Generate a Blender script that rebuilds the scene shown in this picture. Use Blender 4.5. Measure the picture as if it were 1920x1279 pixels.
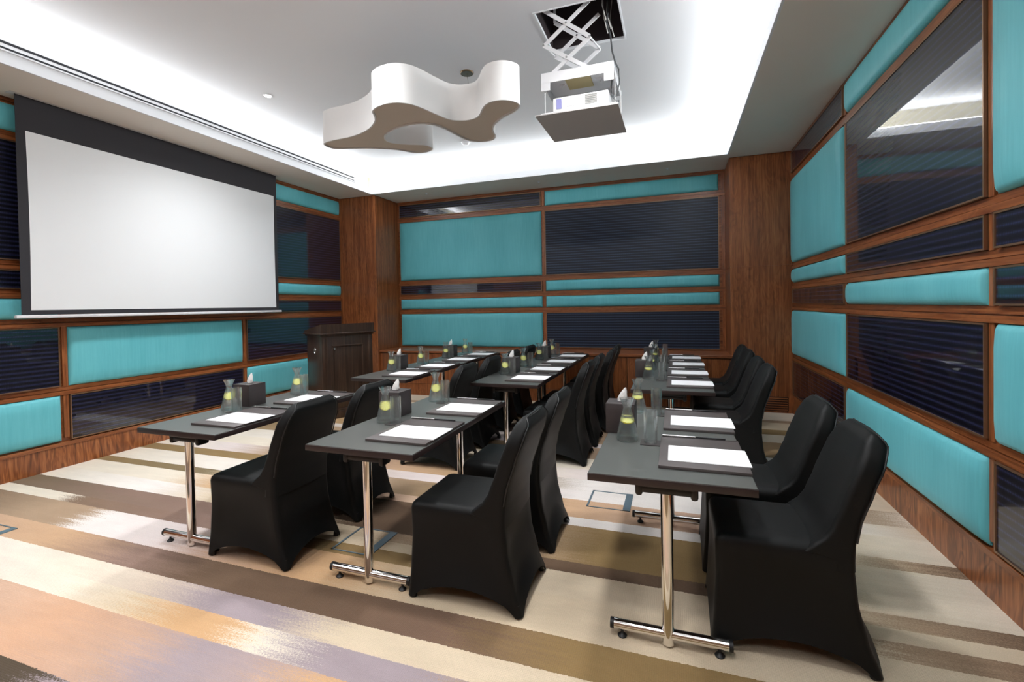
import bpy, bmesh, math, random
from mathutils import Vector, Matrix
random.seed(7)
PI = math.pi
for o in list(bpy.data.objects): bpy.data.objects.remove(o, do_unlink=True)
scene = bpy.context.scene
C = scene.collection

# ------------------------------------------------------------------ camera
YAW, PITCH, ROLL, F_PX, SX, SY = 0.3459, -0.0157, -0.0185, 902.29, -18.972, -52.62
CAM = Vector((0, 0, 1.456))
fw = Vector((-math.sin(YAW)*math.cos(PITCH), math.cos(YAW)*math.cos(PITCH), math.sin(PITCH)))
rt = Vector((math.cos(YAW), math.sin(YAW), 0)); up = rt.cross(fw)
rt, up = rt*math.cos(ROLL)+up*math.sin(ROLL), -rt*math.sin(ROLL)+up*math.cos(ROLL)
cd = bpy.data.cameras.new('camera'); cam = bpy.data.objects.new('camera', cd); C.objects.link(cam)
cd.sensor_width = 36; cd.sensor_fit = 'HORIZONTAL'; cd.lens = F_PX*36/1920
cd.shift_x = -SX/1920; cd.shift_y = SY/1920; cd.clip_start = 0.02
M = Matrix((rt, up, -fw)).transposed().to_4x4(); M.translation = CAM
cam.matrix_world = M; scene.camera = cam

# ------------------------------------------------------------------ world + view
w = bpy.data.worlds.new('world'); scene.world = w; w.use_nodes = True
w.node_tree.nodes['Background'].inputs[0].default_value = (0.9, 0.95, 1, 1)
w.node_tree.nodes['Background'].inputs[1].default_value = 0.0
vs = scene.view_settings
vs.view_transform = 'Standard'; vs.look = 'None'; vs.gamma = 1; vs.exposure = 0.38; vs.use_curve_mapping = False

# room numbers
XL, XR, YB, YF = -5.477, 1.430, 7.649, -2.4
ZS, ZC = 3.353, 3.69
TXL, TXR, TYB, TYF = -4.748, .657, 6.866, -1.7      # tray opening
COVE = 0.20

def area(name, loc, rot, sx, sy, power, col, shape='RECTANGLE', spread=180):
    l = bpy.data.lights.new(name, 'AREA'); l.shape = shape; l.size = sx
    if shape in ('RECTANGLE', 'ELLIPSE'): l.size_y = sy
    l.energy = power; l.color = col; l.spread = math.radians(spread)
    o = bpy.data.objects.new(name, l); C.objects.link(o); o.location = loc; o.rotation_euler = rot
    return o
COOL = (.94, .97, 1.0)
PW = 8.0      # watts per metre of cove tape
ly = (TYF+TYB)/2; lx = (TXL+TXR)/2
zc = 3.475
TILT = math.radians(58)      # tapes lean inwards so they graze across the ceiling
# rotation that sends the lamp's -Z towards d
def aim(dx, dy): return Vector((dx*math.sin(TILT), dy*math.sin(TILT), math.cos(TILT))).to_track_quat('-Z', 'Y').to_euler()
def tape(name, x, y, z, dx, dy, L):
    d = Vector((dx*math.sin(TILT), dy*math.sin(TILT), math.cos(TILT)))
    ax = Vector((-dy, dx, 0)); zz = -d; yy = zz.cross(ax)
    l = area(name, (0, 0, 0), (0, 0, 0), L, .05, PW*L, COOL)
    m = Matrix((ax, yy, zz)).transposed().to_4x4(); m.translation = Vector((x, y, z)); l.matrix_world = m
tape('cove_light_left', TXL-.12, ly, zc+.085, 1, 0, TYB-TYF)
tape('cove_light_right', TXR+.12, ly, zc, -1, 0, TYB-TYF)
tape('cove_light_back', lx, TYB+.12, zc, 0, -1, TXR-TXL)
tape('cove_light_front', lx, TYF-.12, zc, 0, 1, TXR-TXL)
DL = [(-3.98, 3.95), (-3.98, 1.2), (-.35, 3.0), (-2.1, 2.3), (-.35, .7), (-2.1, .1), (-3.98, -.9), (-.35, -1.2)]
DLP = 66.0

# ------------------------------------------------------------------ helpers
def lin(c):
    c = c/255.0
    return c/12.92 if c <= 0.04045 else ((c+0.055)/1.055)**2.4
def rgb(*c): return (lin(c[0]), lin(c[1]), lin(c[2]), 1)

def new_mat(name):
    m = bpy.data.materials.new(name); m.use_nodes = True
    return m, m.node_tree, m.node_tree.nodes['Principled BSDF']
def simple(name, col, rough=.5, metal=0, coat=0, sheen=0, spec=.5, bump=None, emit=None):
    m, t, b = new_mat(name)
    b.inputs['Base Color'].default_value = col; b.inputs['Roughness'].default_value = rough
    b.inputs['Metallic'].default_value = metal; b.inputs['Coat Weight'].default_value = coat
    b.inputs['Sheen Weight'].default_value = sheen; b.inputs['Specular IOR Level'].default_value = spec
    if sheen: b.inputs['Sheen Roughness'].default_value = .4
    n = t.nodes; L = t.links
    tc = n.new('ShaderNodeTexCoord'); nz = n.new('ShaderNodeTexNoise')
    sc, st = bump if bump else (40, .02)
    nz.inputs['Scale'].default_value = sc; L.new(tc.outputs['Object'], nz.inputs['Vector'])
    bp = n.new('ShaderNodeBump'); bp.inputs['Strength'].default_value = st; bp.inputs['Distance'].default_value = .01
    L.new(nz.outputs[0], bp.inputs['Height']); L.new(bp.outputs[0], b.inputs['Normal'])
    if emit: b.inputs['Emission Color'].default_value = emit[0]; b.inputs['Emission Strength'].default_value = emit[1]
    return m
def mapping(t, scale, src='Object', loc=(0, 0, 0)):
    n = t.nodes; tc = n.new('ShaderNodeTexCoord'); mp = n.new('ShaderNodeMapping')
    mp.inputs['Scale'].default_value = scale; mp.inputs['Location'].default_value = loc
    t.links.new(tc.outputs[src], mp.inputs['Vector']); return mp
def noise(t, vec, scale=1, detail=4, rough=.5, dist=0):
    nz = t.nodes.new('ShaderNodeTexNoise'); nz.inputs['Scale'].default_value = scale
    nz.inputs['Detail'].default_value = detail; nz.inputs['Roughness'].default_value = rough
    nz.inputs['Distortion'].default_value = dist
    t.links.new(vec, nz.inputs['Vector']); return nz.outputs[0]
def ramp(t, fac, stops, interp='LINEAR'):
    r = t.nodes.new('ShaderNodeValToRGB'); e = r.color_ramp.elements; r.color_ramp.interpolation = interp
    e[0].position = stops[0][0]; e[0].color = stops[0][1]
    e[1].position = stops[-1][0]; e[1].color = stops[-1][1]
    for p, c in stops[1:-1]:
        q = e.new(p); q.color = c
    t.links.new(fac, r.inputs[0]); return r.outputs[0]
def mix(t, fac, a, b, mode='MIX'):
    m = t.nodes.new('ShaderNodeMix'); m.data_type = 'RGBA'; m.blend_type = mode
    for i, v in ((0, fac), (6, a), (7, b)):
        if isinstance(v, (int, float, tuple)): m.inputs[i].default_value = v
        else: t.links.new(v, m.inputs[i])
    return m.outputs[2]
def mth(t, op, a, b=0.0, c=None):
    m = t.nodes.new('ShaderNodeMath'); m.operation = op
    for i, v in enumerate((a, b) if c is None else (a, b, c)):
        if isinstance(v, (int, float)): m.inputs[i].default_value = v
        else: t.links.new(v, m.inputs[i])
    return m.outputs[0]
def bump(t, b, h, strength=.2, dist=.01):
    bp = t.nodes.new('ShaderNodeBump'); bp.inputs['Strength'].default_value = strength
    bp.inputs['Distance'].default_value = dist
    t.links.new(h, bp.inputs['Height']); t.links.new(bp.outputs[0], b.inputs['Normal'])

# axis: 0 grain along x, 1 along y, 2 along z
def wood(name, axis, dark=(96, 52, 30), mid=(158, 96, 58), light=(196, 128, 80), rough=.32, flame=.35):
    m, t, b = new_mat(name)
    s = [34, 34, 34]; s[axis] = 1.1
    mp = mapping(t, s)
    n1 = noise(t, mp.outputs[0], 1, 5, .6, .4)
    s2 = [110, 110, 110]; s2[axis] = 2.5
    n2 = noise(t, mapping(t, s2).outputs[0], 1, 3, .6)
    s3 = [7, 7, 7]; s3[axis] = 1.3
    n3 = noise(t, mapping(t, s3).outputs[0], 1, 3, .55, 1.2)
    wv = mth(t, 'SINE', mth(t, 'MULTIPLY', n3, 46.0))
    f = mth(t, 'ADD', mth(t, 'MULTIPLY', n1, .62), mth(t, 'MULTIPLY', n2, .38))
    f = mth(t, 'ADD', f, mth(t, 'MULTIPLY', wv, .05*flame*2))
    col = ramp(t, f, [(.30, rgb(*dark)), (.5, rgb(*mid)), (.70, rgb(*light))])
    t.links.new(col, b.inputs['Base Color'])
    b.inputs['Roughness'].default_value = rough; b.inputs['Coat Weight'].default_value = .15
    b.inputs['Coat Roughness'].default_value = .15
    bump(t, b, n2, .05, .002)
    return m
W_D, W_M, W_L = (88, 46, 24), (142, 82, 45), (180, 114, 68)
wood_v = wood('veneer_vertical_grain', 2, W_D, W_M, W_L, flame=.4)
wood_b = wood('figured_base_veneer', 2, W_D, W_M, W_L, flame=.8)
wood_x = wood('veneer_grain_along_x', 0, W_D, W_M, W_L)
wood_y = wood('veneer_grain_along_y', 1, W_D, W_M, W_L)
lect_m = wood('dark_stained_wood', 2, (36, 25, 20), (58, 42, 33), (84, 63, 48), rough=.35, flame=.2)

def teal_mat():
    m, t, b = new_mat('teal_silk')
    n1 = noise(t, mapping(t, (60, 60, 3)).outputs[0], 1, 4, .6)
    n2 = noise(t, mapping(t, (3, 3, 1.2)).outputs[0], 1, 2, .5)
    f = mth(t, 'ADD', mth(t, 'MULTIPLY', n1, .5), mth(t, 'MULTIPLY', n2, .5))
    col = ramp(t, f, [(.3, rgb(92, 184, 196)), (.7, rgb(112, 202, 212))])
    t.links.new(col, b.inputs['Base Color'])
    b.inputs['Roughness'].default_value = .55; b.inputs['Sheen Weight'].default_value = .35
    b.inputs['Sheen Roughness'].default_value = .35; b.inputs['Sheen Tint'].default_value = rgb(190, 240, 240)
    fine = noise(t, mapping(t, (900, 900, 900)).outputs[0], 1, 1)
    bump(t, b, fine, .12, .002)
    return m
teal = teal_mat()

def dark_mat(name, along, cr=.015, cw=1, lc=(56, 62, 108), ior=1.8, base=(6, 6, 22)):
    # ribbed navy weave behind glossy lacquer; ribs run along the wall
    m, t, b = new_mat(name)
    tc = t.nodes.new('ShaderNodeTexCoord'); sp = t.nodes.new('ShaderNodeSeparateXYZ')
    t.links.new(tc.outputs['Object'], sp.inputs[0])
    u = sp.outputs[along]; z = sp.outputs[2]
    wob = mth(t, 'MULTIPLY', noise(t, mapping(t, (3, 3, 3)).outputs[0], 1, 2), .006)
    per = .040
    zz = mth(t, 'FRACT', mth(t, 'DIVIDE', mth(t, 'ADD', z, wob), per))
    rib = mth(t, 'SUBTRACT', 1.0, mth(t, 'ABSOLUTE', mth(t, 'SUBTRACT', mth(t, 'MULTIPLY', zz, 2.0), 1.0)))  # 0..1 triangle
    ribs = mth(t, 'POWER', rib, 3.6)
    uu = mth(t, 'FRACT', mth(t, 'DIVIDE', u, .011))
    tick = mth(t, 'LESS_THAN', uu, .38)
    f = mth(t, 'MULTIPLY', ribs, mth(t, 'ADD', .35, mth(t, 'MULTIPLY', tick, .65)))
    col = mix(t, f, rgb(*base), rgb(*lc))
    t.links.new(col, b.inputs['Base Color'])
    b.inputs['Roughness'].default_value = .45; b.inputs['Specular IOR Level'].default_value = .3
    b.inputs['Coat Weight'].default_value = cw; b.inputs['Coat Roughness'].default_value = cr
    b.inputs['Coat IOR'].default_value = ior
    return m
dark_x = dark_mat('navy_ribbed_glass_x', 0)
dark_s = dark_mat('navy_satin_reflection_tint', 0, .3, .25, (80, 104, 140), 1.5, (10, 20, 38))  # bluer and paler than the other panels: reflected teal put into the colour
dark_y = dark_mat('navy_ribbed_glass_y', 1)
bronze = simple('bronze_edge', rgb(150, 118, 92), .35, .7)
paint = simple('ceiling_paint', rgb(232, 234, 238), .85, bump=(300, .03))
cove_paint = simple('cove_paint', rgb(206, 200, 180), .85, bump=(300, .03))
soffit_m = simple('soffit_paint', rgb(238, 232, 224), .8, bump=(300, .03))
slot_m = simple('diffuser_slot', rgb(22, 24, 30), .7)
white_metal = simple('white_powder_coat', rgb(225, 225, 228), .4)
black_cloth = None
def cloth():
    m, t, b = new_mat('black_spandex')
    b.inputs['Base Color'].default_value = rgb(15, 16, 16); b.inputs['Roughness'].default_value = .5
    b.inputs['Sheen Weight'].default_value = .03; b.inputs['Sheen Roughness'].default_value = .4
    b.inputs['Specular IOR Level'].default_value = .2
    bump(t, b, noise(t, mapping(t, (1200, 1200, 1200)).outputs[0], 1, 1), .1, .001)
    return m
black_cloth = cloth()
piping_m = simple('black_piping', rgb(20, 21, 21), .5)
rubber = simple('black_rubber', rgb(18, 18, 20), .5)
chrome = simple('polished_chrome', (.78, .76, .74, 1), .06, 1, bump=(4, .0))
laminate = simple('charcoal_laminate', rgb(80, 82, 79), .33, 0, 0, bump=(700, .03))
edge_m = simple('dark_brown_edging', rgb(44, 33, 32), .4)
leather = simple('brown_leather', rgb(80, 73, 72), .42, bump=(500, .15))
leather_d = simple('dark_brown_leather', rgb(56, 49, 49), .45, bump=(500, .15))
paper = simple('white_paper', rgb(244, 244, 246), .8)
tissue_m = simple('white_tissue', rgb(240, 238, 236), .9, bump=(120, .3))
silver = simple('satin_silver', rgb(200, 200, 200), .25, .9)
black_p = simple('black_plastic', rgb(24, 24, 26), .35)
mech = simple('black_bracket_metal', rgb(22, 20, 20), .4)
def glass_mat(name, refracted_lift, part, edge, col):
    # clear refracting body blended with straight see-through so it also lets light through to the table
    m, t, b = new_mat(name); n = t.nodes; L = t.links
    n.remove(b); out = n['Material Output']
    lw = n.new('ShaderNodeLayerWeight'); lw.inputs['Blend'].default_value = .35
    tr = n.new('ShaderNodeBsdfTransparent'); gl = n.new('ShaderNodeBsdfGlass')
    gl.inputs['Roughness'].default_value = 0; gl.inputs['IOR'].default_value = 1.45 if 'glass' in name else 1.33
    tr.inputs['Color'].default_value = col
    nz = noise(t, mapping(t, (40, 40, 40)).outputs[0], 1, 1)
    f = mth(t, 'ADD', part, mth(t, 'MULTIPLY', mth(t, 'POWER', lw.outputs['Facing'], 2.0), edge))
    f = mth(t, 'MULTIPLY', f, mth(t, 'ADD', .85, mth(t, 'MULTIPLY', nz, .3)))
    ms = n.new('ShaderNodeMixShader'); L.new(f, ms.inputs[0]); L.new(tr.outputs[0], ms.inputs[1]); L.new(gl.outputs[0], ms.inputs[2])
    df = n.new('ShaderNodeBsdfTranslucent'); df.inputs['Color'].default_value = (.95, .98, .97, 1)  # pale translucent share stands in for ceiling light refracted in glass and water
    m2 = n.new('ShaderNodeMixShader'); m2.inputs[0].default_value = refracted_lift
    L.new(ms.outputs[0], m2.inputs[1]); L.new(df.outputs[0], m2.inputs[2])
    L.new(m2.outputs[0], out.inputs['Surface'])
    return m
glass = glass_mat('clear_glass', .03, .30, .5, (.97, .99, .985, 1)); water = glass_mat('water', .06, .35, .3, (.97, .99, .985, 1))
lemon_rind = simple('lemon_rind', rgb(236, 214, 50), .5)
def lemon_mat():
    m, t, b = new_mat('lemon_flesh')
    tc = t.nodes.new('ShaderNodeTexCoord'); sp = t.nodes.new('ShaderNodeSeparateXYZ'); t.links.new(tc.outputs['Object'], sp.inputs[0])
    an = mth(t, 'ARCTAN2', sp.outputs[1], sp.outputs[0])
    sg = mth(t, 'POWER', mth(t, 'ABSOLUTE', mth(t, 'COSINE', mth(t, 'MULTIPLY', an, 4.5))), .4)
    t.links.new(mix(t, sg, rgb(250, 246, 200), rgb(238, 226, 110)), b.inputs['Base Color'])
    b.inputs['Roughness'].default_value = .4; b.inputs['Subsurface Weight'].default_value = .1
    return m
lemon_m = lemon_mat()
screen_white = simple('screen_surface', rgb(232, 234, 236), .9)
screen_black = simple('screen_masking_black', rgb(44, 43, 48), .8)
shade_m = simple('white_lamp_fabric', rgb(226, 226, 226), .8, bump=(900, .1))
diff_m = simple('taupe_diffuser', rgb(206, 194, 180), .7)
hatch_m = simple('dark_hatch_lining', rgb(52, 42, 44), .8)
proj_m = simple('projector_shell', rgb(222, 222, 222), .45)
vent_m = simple('grey_vent', rgb(150, 150, 146), .6)
ventb_m = simple('blue_grey_vent', rgb(140, 140, 190), .6)
cream_m = simple('cream_plastic', rgb(200, 185, 140), .5)
cable_m = simple('grey_cable', rgb(70, 72, 74), .5)
cablew_m = simple('white_cable', rgb(210, 208, 204), .5)
panel_back = simple('grey_panel', rgb(182, 178, 177), .6)
steel_b = simple('blue_grey_metal', rgb(120, 140, 152), .4, .5)
brass = simple('bronze_canopy', rgb(96, 78, 58), .3, .9)
lamp_on = simple('lit_lamp', rgb(255, 250, 240), .5, emit=((1, .97, .92, 1), 14))

class MB:
    def __init__(s): s.bm = bmesh.new()
    def box(s, x0, x1, y0, y1, z0, z1, bev=0, mat=None, seg=2):
        b = bmesh.new(); bmesh.ops.create_cube(b, size=1)
        for v in b.verts:
            v.co = Vector(((x0+x1)/2+v.co.x*(x1-x0), (y0+y1)/2+v.co.y*(y1-y0), (z0+z1)/2+v.co.z*(z1-z0)))
        if bev: bmesh.ops.bevel(b, geom=b.edges[:], offset=bev, segments=seg, affect='EDGES', profile=.5)
        if mat: b.transform(mat)
        s._add(b); return s
    def _add(s, b):
        me = bpy.data.meshes.new('t'); b.to_mesh(me); s.bm.from_mesh(me); bpy.data.meshes.remove(me); b.free()
    def cyl(s, p0, p1, r, n=24, r2=None, cap=True):
        p0 = Vector(p0); p1 = Vector(p1); d = p1-p0; b = bmesh.new()
        bmesh.ops.create_cone(b, cap_ends=cap, segments=n, radius1=r, radius2=r if r2 is None else r2, depth=d.length)
        b.transform(Matrix.Translation((p0+p1)/2) @ d.to_track_quat('Z', 'Y').to_matrix().to_4x4())
        s._add(b); return s
    def tube(s, pts, r, n=8):
        b = bmesh.new(); pts = [Vector(p) for p in pts]; rings = []
        for i, p in enumerate(pts):
            d = (pts[min(i+1, len(pts)-1)]-pts[max(i-1, 0)]).normalized()
            q = d.to_track_quat('Z', 'Y').to_matrix()
            rings.append([b.verts.new(p+q @ Vector((r*math.cos(2*PI*k/n), r*math.sin(2*PI*k/n), 0))) for k in range(n)])
        for a, c in zip(rings, rings[1:]):
            for k in range(n): b.faces.new((a[k], a[(k+1) % n], c[(k+1) % n], c[k]))
        b.faces.new(rings[0][::-1]); b.faces.new(rings[-1])
        s._add(b); return s
    def lathe(s, prof, n=32, loc=(0, 0, 0)):
        b = bmesh.new(); rings = []
        for r, z in prof:
            if r < 1e-6: rings.append([b.verts.new((loc[0], loc[1], loc[2]+z))])
            else: rings.append([b.verts.new((loc[0]+r*math.cos(2*PI*k/n), loc[1]+r*math.sin(2*PI*k/n), loc[2]+z)) for k in range(n)])
        for a, c in zip(rings, rings[1:]):
            for k in range(n):
                k2 = (k+1) % n
                if len(a) == 1 and len(c) == 1: continue
                if len(a) == 1: b.faces.new((a[0], c[k2], c[k]))
                elif len(c) == 1: b.faces.new((a[k], a[k2], c[0]))
                else: b.faces.new((a[k], a[k2], c[k2], c[k]))
        s._add(b); return s
    def prism(s, poly, z0, z1, cap=True):
        b = bmesh.new()
        lo = [b.verts.new((x, y, z0)) for x, y in poly]; hi = [b.verts.new((x, y, z1)) for x, y in poly]
        n = len(poly)
        for i in range(n): b.faces.new((lo[i], lo[(i+1) % n], hi[(i+1) % n], hi[i]))
        if cap:
            from mathutils.geometry import tessellate_polygon
            for tri in tessellate_polygon([[Vector((x, y, 0)) for x, y in poly]]):
                b.faces.new([lo[i] for i in tri]); b.faces.new([hi[i] for i in tri])
        bmesh.ops.recalc_face_normals(b, faces=b.faces)
        s._add(b); return s
    def bar(s, p0, p1, wd, th, side=(0, 1, 0)):
        # flat bar from p0 to p1, th along 'side', wd across
        p0 = Vector(p0); p1 = Vector(p1); d = (p1-p0); L = d.length; d.normalize()
        sd = Vector(side).normalized(); cr = d.cross(sd).normalized()
        m = Matrix((d, sd, cr)).transposed().to_4x4(); m.translation = (p0+p1)/2
        return s.box(-L/2, L/2, -th/2, th/2, -wd/2, wd/2, bev=min(wd, th)*.15, mat=m, seg=1)
    def build(s, name, mat, parent=None, smooth=True, matrix=None):
        me = bpy.data.meshes.new(name)
        bmesh.ops.recalc_face_normals(s.bm, faces=s.bm.faces)
        if matrix: s.bm.transform(matrix)
        s.bm.to_mesh(me); s.bm.free()
        if smooth:
            for p in me.polygons: p.use_smooth = True
            try: me.set_sharp_from_angle(angle=math.radians(38))
            except Exception: pass
        me.materials.append(mat)
        o = bpy.data.objects.new(name, me); C.objects.link(o)
        if parent: o.parent = parent
        return o
def struct(o): o['kind'] = 'structure'; return o
def tag(o, label, cat, group=None):
    o['label'] = label; o['category'] = cat
    if group: o['group'] = group
    return o
def empty(name, loc, label, cat, group=None, rz=0):
    o = bpy.data.objects.new(name, None); C.objects.link(o); o.location = loc; o.rotation_euler = (0, 0, rz)
    o.empty_display_size = .05
    return tag(o, label, cat, group)
def copy_tree(o, parent=None):
    c = o.copy(); C.objects.link(c)
    if parent: c.parent = parent
    for ch in list(o.children): copy_tree(ch, c)
    return c

# ------------------------------------------------------------------ carpet
def carpet_mat():
    m, t, b = new_mat('striped_carpet')
    tc = t.nodes.new('ShaderNodeTexCoord'); sp = t.nodes.new('ShaderNodeSeparateXYZ'); t.links.new(tc.outputs['Object'], sp.inputs[0])
    X, Y = sp.outputs[0], sp.outputs[1]
    # brushed ends: x is pushed by noise that changes fast across the stripe and slowly along it
    br = noise(t, mapping(t, (1.6, 38, 1)).outputs[0], 1, 4, .65)
    tf = noise(t, mapping(t, (120, 120, 1), loc=(5, 2, 0)).outputs[0], 1, 2, .8)
    Xn = mth(t, 'ADD', X, mth(t, 'ADD', mth(t, 'MULTIPLY', mth(t, 'SUBTRACT', br, .5), .5), mth(t, 'MULTIPLY', mth(t, 'SUBTRACT', tf, .5), .75)))
    X0, X1 = -5.5, 1.5
    fx = mth(t, 'DIVIDE', mth(t, 'SUBTRACT', Xn, X0), X1-X0)
    tuft = noise(t, mapping(t, (90, 90, 1)).outputs[0], 1, 2)
    Yn = mth(t, 'ADD', Y, mth(t, 'MULTIPLY', mth(t, 'SUBTRACT', tuft, .5), .014))
    A = dict(cream=(224, 212, 194), white=(230, 222, 216), pink=(222, 208, 204), tan=(196, 160, 126), olive=(142, 116, 76),
             brown=(106, 84, 66), mauve=(142, 116, 104), orange=(200, 160, 118), lilac=(158, 144, 148), dk=(78, 66, 52),
             sand=(208, 188, 160), peach=(198, 164, 140), taupe=(168, 142, 116), beige=(208, 190, 164))
    rows = [
     (-3.0, -2.2, [(-5.5, 'cream'), (-2, 'sand'), (1.5, 'beige')]), (-2.2, -1.4, [(-5.5, 'brown'), (-1, 'olive'), (1.5, 'olive')]),
     (-1.4, -.6, [(-5.5, 'peach'), (-2, 'lilac'), (1.5, 'beige')]), (-.6, 0.1, [(-5.5, 'cream'), (-2, 'tan'), (1.5, 'white')]),
     (0.1, .8, [(-5.5, 'mauve'), (-2, 'brown'), (1.5, 'olive')]), (.8, 1.18, [(-5.5, 'dk'), (-2.45, 'dk'), (-2.3, 'lilac'), (-1.5, 'tan'), (1.5, 'sand')]),
     (1.18, 1.53, [(-5.5, 'peach'), (-3.3, 'peach'), (-2.8, (200, 158, 128)), (-2.3, (184, 152, 132)), (-1.95, 'lilac'), (-1.6, (170, 150, 146)), (-1.25, 'orange'), (-.6, 'peach'), (1.5, 'beige')]),
     (1.53, 1.68, [(-5.5, 'pink'), (-3.1, 'cream'), (-2.6, 'sand'), (-2.3, 'orange'), (-1.95, 'orange'), (-1.75, 'cream'), (-1.45, 'lilac'), (-.9, 'lilac'), (-.6, 'taupe'), (1.5, 'beige')]),
     (1.68, 1.83, [(-5.5, 'white'), (-3.3, 'cream'), (-2.7, (208, 190, 172)), (-2.2, 'lilac'), (-1.8, 'lilac'), (-1.45, 'beige'), (1.5, 'beige')]),
     (1.83, 2.04, [(-5.5, 'peach'), (-3.8, 'tan'), (-3.1, 'mauve'), (-2.5, 'brown'), (-1.7, 'brown'), (-1.0, (114, 90, 74)), (-.4, 'olive'), (1.5, 'olive')]),
     (2.04, 2.33, [(-5.5, (130, 106, 84)), (-4.5, 'taupe'), (-4.05, 'taupe'), (-3.9, 'white'), (-3.1, 'pink'), (-2.6, 'peach'), (-1.9, 'orange'), (-1.2, 'sand'), (.4, 'beige'), (1.5, 'beige')]),
     (2.33, 2.45, [(-5.5, 'cream'), (-4.6, 'cream'), (-4.45, (126, 102, 82)), (-3, 'mauve'), (-2.2, 'olive'), (-1.4, 'olive'), (-.9, 'beige'), (.7, 'beige'), (.9, 'taupe'), (1.5, 'brown')]),
     (2.45, 2.55, [(-5.5, (122, 102, 80)), (-4.4, (128, 106, 90)), (-3, 'mauve'), (-2.2, 'sand'), (-.9, 'beige'), (1.5, 'beige')]),
     (2.55, 2.66, [(-5.5, (116, 98, 74)), (-4.4, (130, 106, 92)), (-2.8, 'mauve'), (-2.1, 'sand'), (-1.5, 'taupe'), (-.8, 'brown'), (.3, 'brown'), (.6, 'sand'), (1.0, 'taupe'), (1.5, 'brown')]),
     (2.66, 2.87, [(-5.5, 'cream'), (-4.1, 'white'), (-3.4, 'sand'), (-2.6, 'sand'), (-2.1, 'brown'), (-1.4, 'brown'), (-.9, 'taupe'), (-.45, 'olive'), (.4, 'olive'), (.8, 'beige'), (1.5, 'cream')]),
     (2.87, 3.11, [(-5.5, 'cream'), (-4.2, 'cream'), (-3.6, 'orange'), (-2.6, 'sand'), (-2.1, 'brown'), (-1.4, 'brown'), (-.9, 'taupe'), (-.45, 'olive'), (.4, 'olive'), (.8, 'beige'), (1.5, 'cream')]),
     (3.11, 3.23, [(-5.5, 'olive'), (-4.0, (124, 108, 80)), (-3.5, 'sand'), (-2.1, 'peach'), (-1.2, 'beige'), (-.8, 'white'), (.5, 'white'), (.9, 'sand'), (1.2, 'taupe'), (1.5, 'brown')]),
     (3.23, 3.53, [(-5.5, 'cream'), (-3, 'white'), (-2.3, 'taupe'), (-1.3, 'olive'), (-.8, 'tan'), (.4, (196, 164, 146)), (.8, 'beige'), (1.5, 'cream')]),
     (3.53, 3.70, [(-5.5, 'olive'), (-3.8, 'olive'), (-3.2, 'taupe'), (-2.1, 'pink'), (-1.2, 'pink'), (-.6, 'white'), (.7, 'white'), (1.5, 'beige')]),
     (3.70, 3.95, [(-5.5, 'cream'), (-4.5, 'pink'), (-3.9, 'taupe'), (-3, 'mauve'), (-2.2, 'tan'), (-1.2, 'olive'), (-.7, 'white'), (.7, 'white'), (1.2, 'taupe'), (1.5, 'cream')]),
     (3.95, 4.20, [(-5.5, 'cream'), (-4.2, 'cream'), (-3.6, 'mauve'), (-2.3, 'cream'), (-1.2, 'cream'), (-.7, 'pink'), (1.5, 'beige')]),
     (4.20, 4.50, [(-5.5, 'cream'), (-3, 'white'), (-2.3, 'beige'), (-1, 'cream'), (1.5, 'beige')]),
     (4.50, 4.86, [(-5.5, 'olive'), (-3.5, 'taupe'), (-2.3, 'olive'), (-.9, 'taupe'), (0, 'mauve'), (1.5, 'brown')]),
     (4.86, 5.00, [(-5.5, 'cream'), (-2.3, 'lilac'), (-.8, 'pink'), (1.5, 'white')]),
     (5.00, 5.55, [(-5.5, 'orange'), (-3.2, 'olive'), (-2, 'pink'), (-1, 'taupe'), (0, 'tan'), (1.5, 'olive')]),
     (5.55, 5.87, [(-5.5, 'white'), (-2, 'beige'), (1.5, 'cream')]), (5.87, 6.10, [(-5.5, 'tan'), (-2, 'olive'), (1.5, 'olive')]),
     (6.10, 6.45, [(-5.5, 'cream'), (-2, 'sand'), (1.5, 'beige')]), (6.45, 6.58, [(-5.5, 'olive'), (-2, 'peach'), (1.5, 'taupe')]),
     (6.58, 7.8, [(-5.5, 'cream'), (-2, 'beige'), (1.5, 'cream')])]
    cur = None
    for y0, y1, st in rows:
        stops = []
        for x, c in st:
            c = A[c] if isinstance(c, str) else c
            stops.append((max(0, min(1, (x-X0)/(X1-X0))), rgb(*c)))
        col = ramp(t, fx, stops)
        if cur is None: cur = col
        else: cur = mix(t, mth(t, 'GREATER_THAN', Yn, y0), cur, col)
    sp1 = noise(t, mapping(t, (210, 210, 1)).outputs[0], 1, 3, .8)
    sp2 = noise(t, mapping(t, (3, 9, 1), loc=(3, 1, 0)).outputs[0], 1, 6, .7)
    dd = mth(t, 'FRACT', mth(t, 'DIVIDE', Y, .0085)); d2 = mth(t, 'FRACT', mth(t, 'DIVIDE', X, .0085))
    grid = mth(t, 'MULTIPLY', mth(t, 'SUBTRACT', 1.0, mth(t, 'ABSOLUTE', mth(t, 'SUBTRACT', mth(t, 'MULTIPLY', dd, 2.0), 1.0))),
               mth(t, 'SUBTRACT', 1.0, mth(t, 'ABSOLUTE', mth(t, 'SUBTRACT', mth(t, 'MULTIPLY', d2, 2.0), 1.0))))
    v = mth(t, 'ADD', .56, mth(t, 'ADD', mth(t, 'MULTIPLY', sp1, .6), mth(t, 'MULTIPLY', sp2, .32)))
    vc = t.nodes.new('ShaderNodeCombineColor')
    for i in range(3): t.links.new(v, vc.inputs[i])
    cur = mix(t, 1.0, cur, vc.outputs[0], 'MULTIPLY')
    t.links.new(cur, b.inputs['Base Color'])
    b.inputs['Roughness'].default_value = .95; b.inputs['Specular IOR Level'].default_value = .15
    b.inputs['Sheen Weight'].default_value = .1
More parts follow.
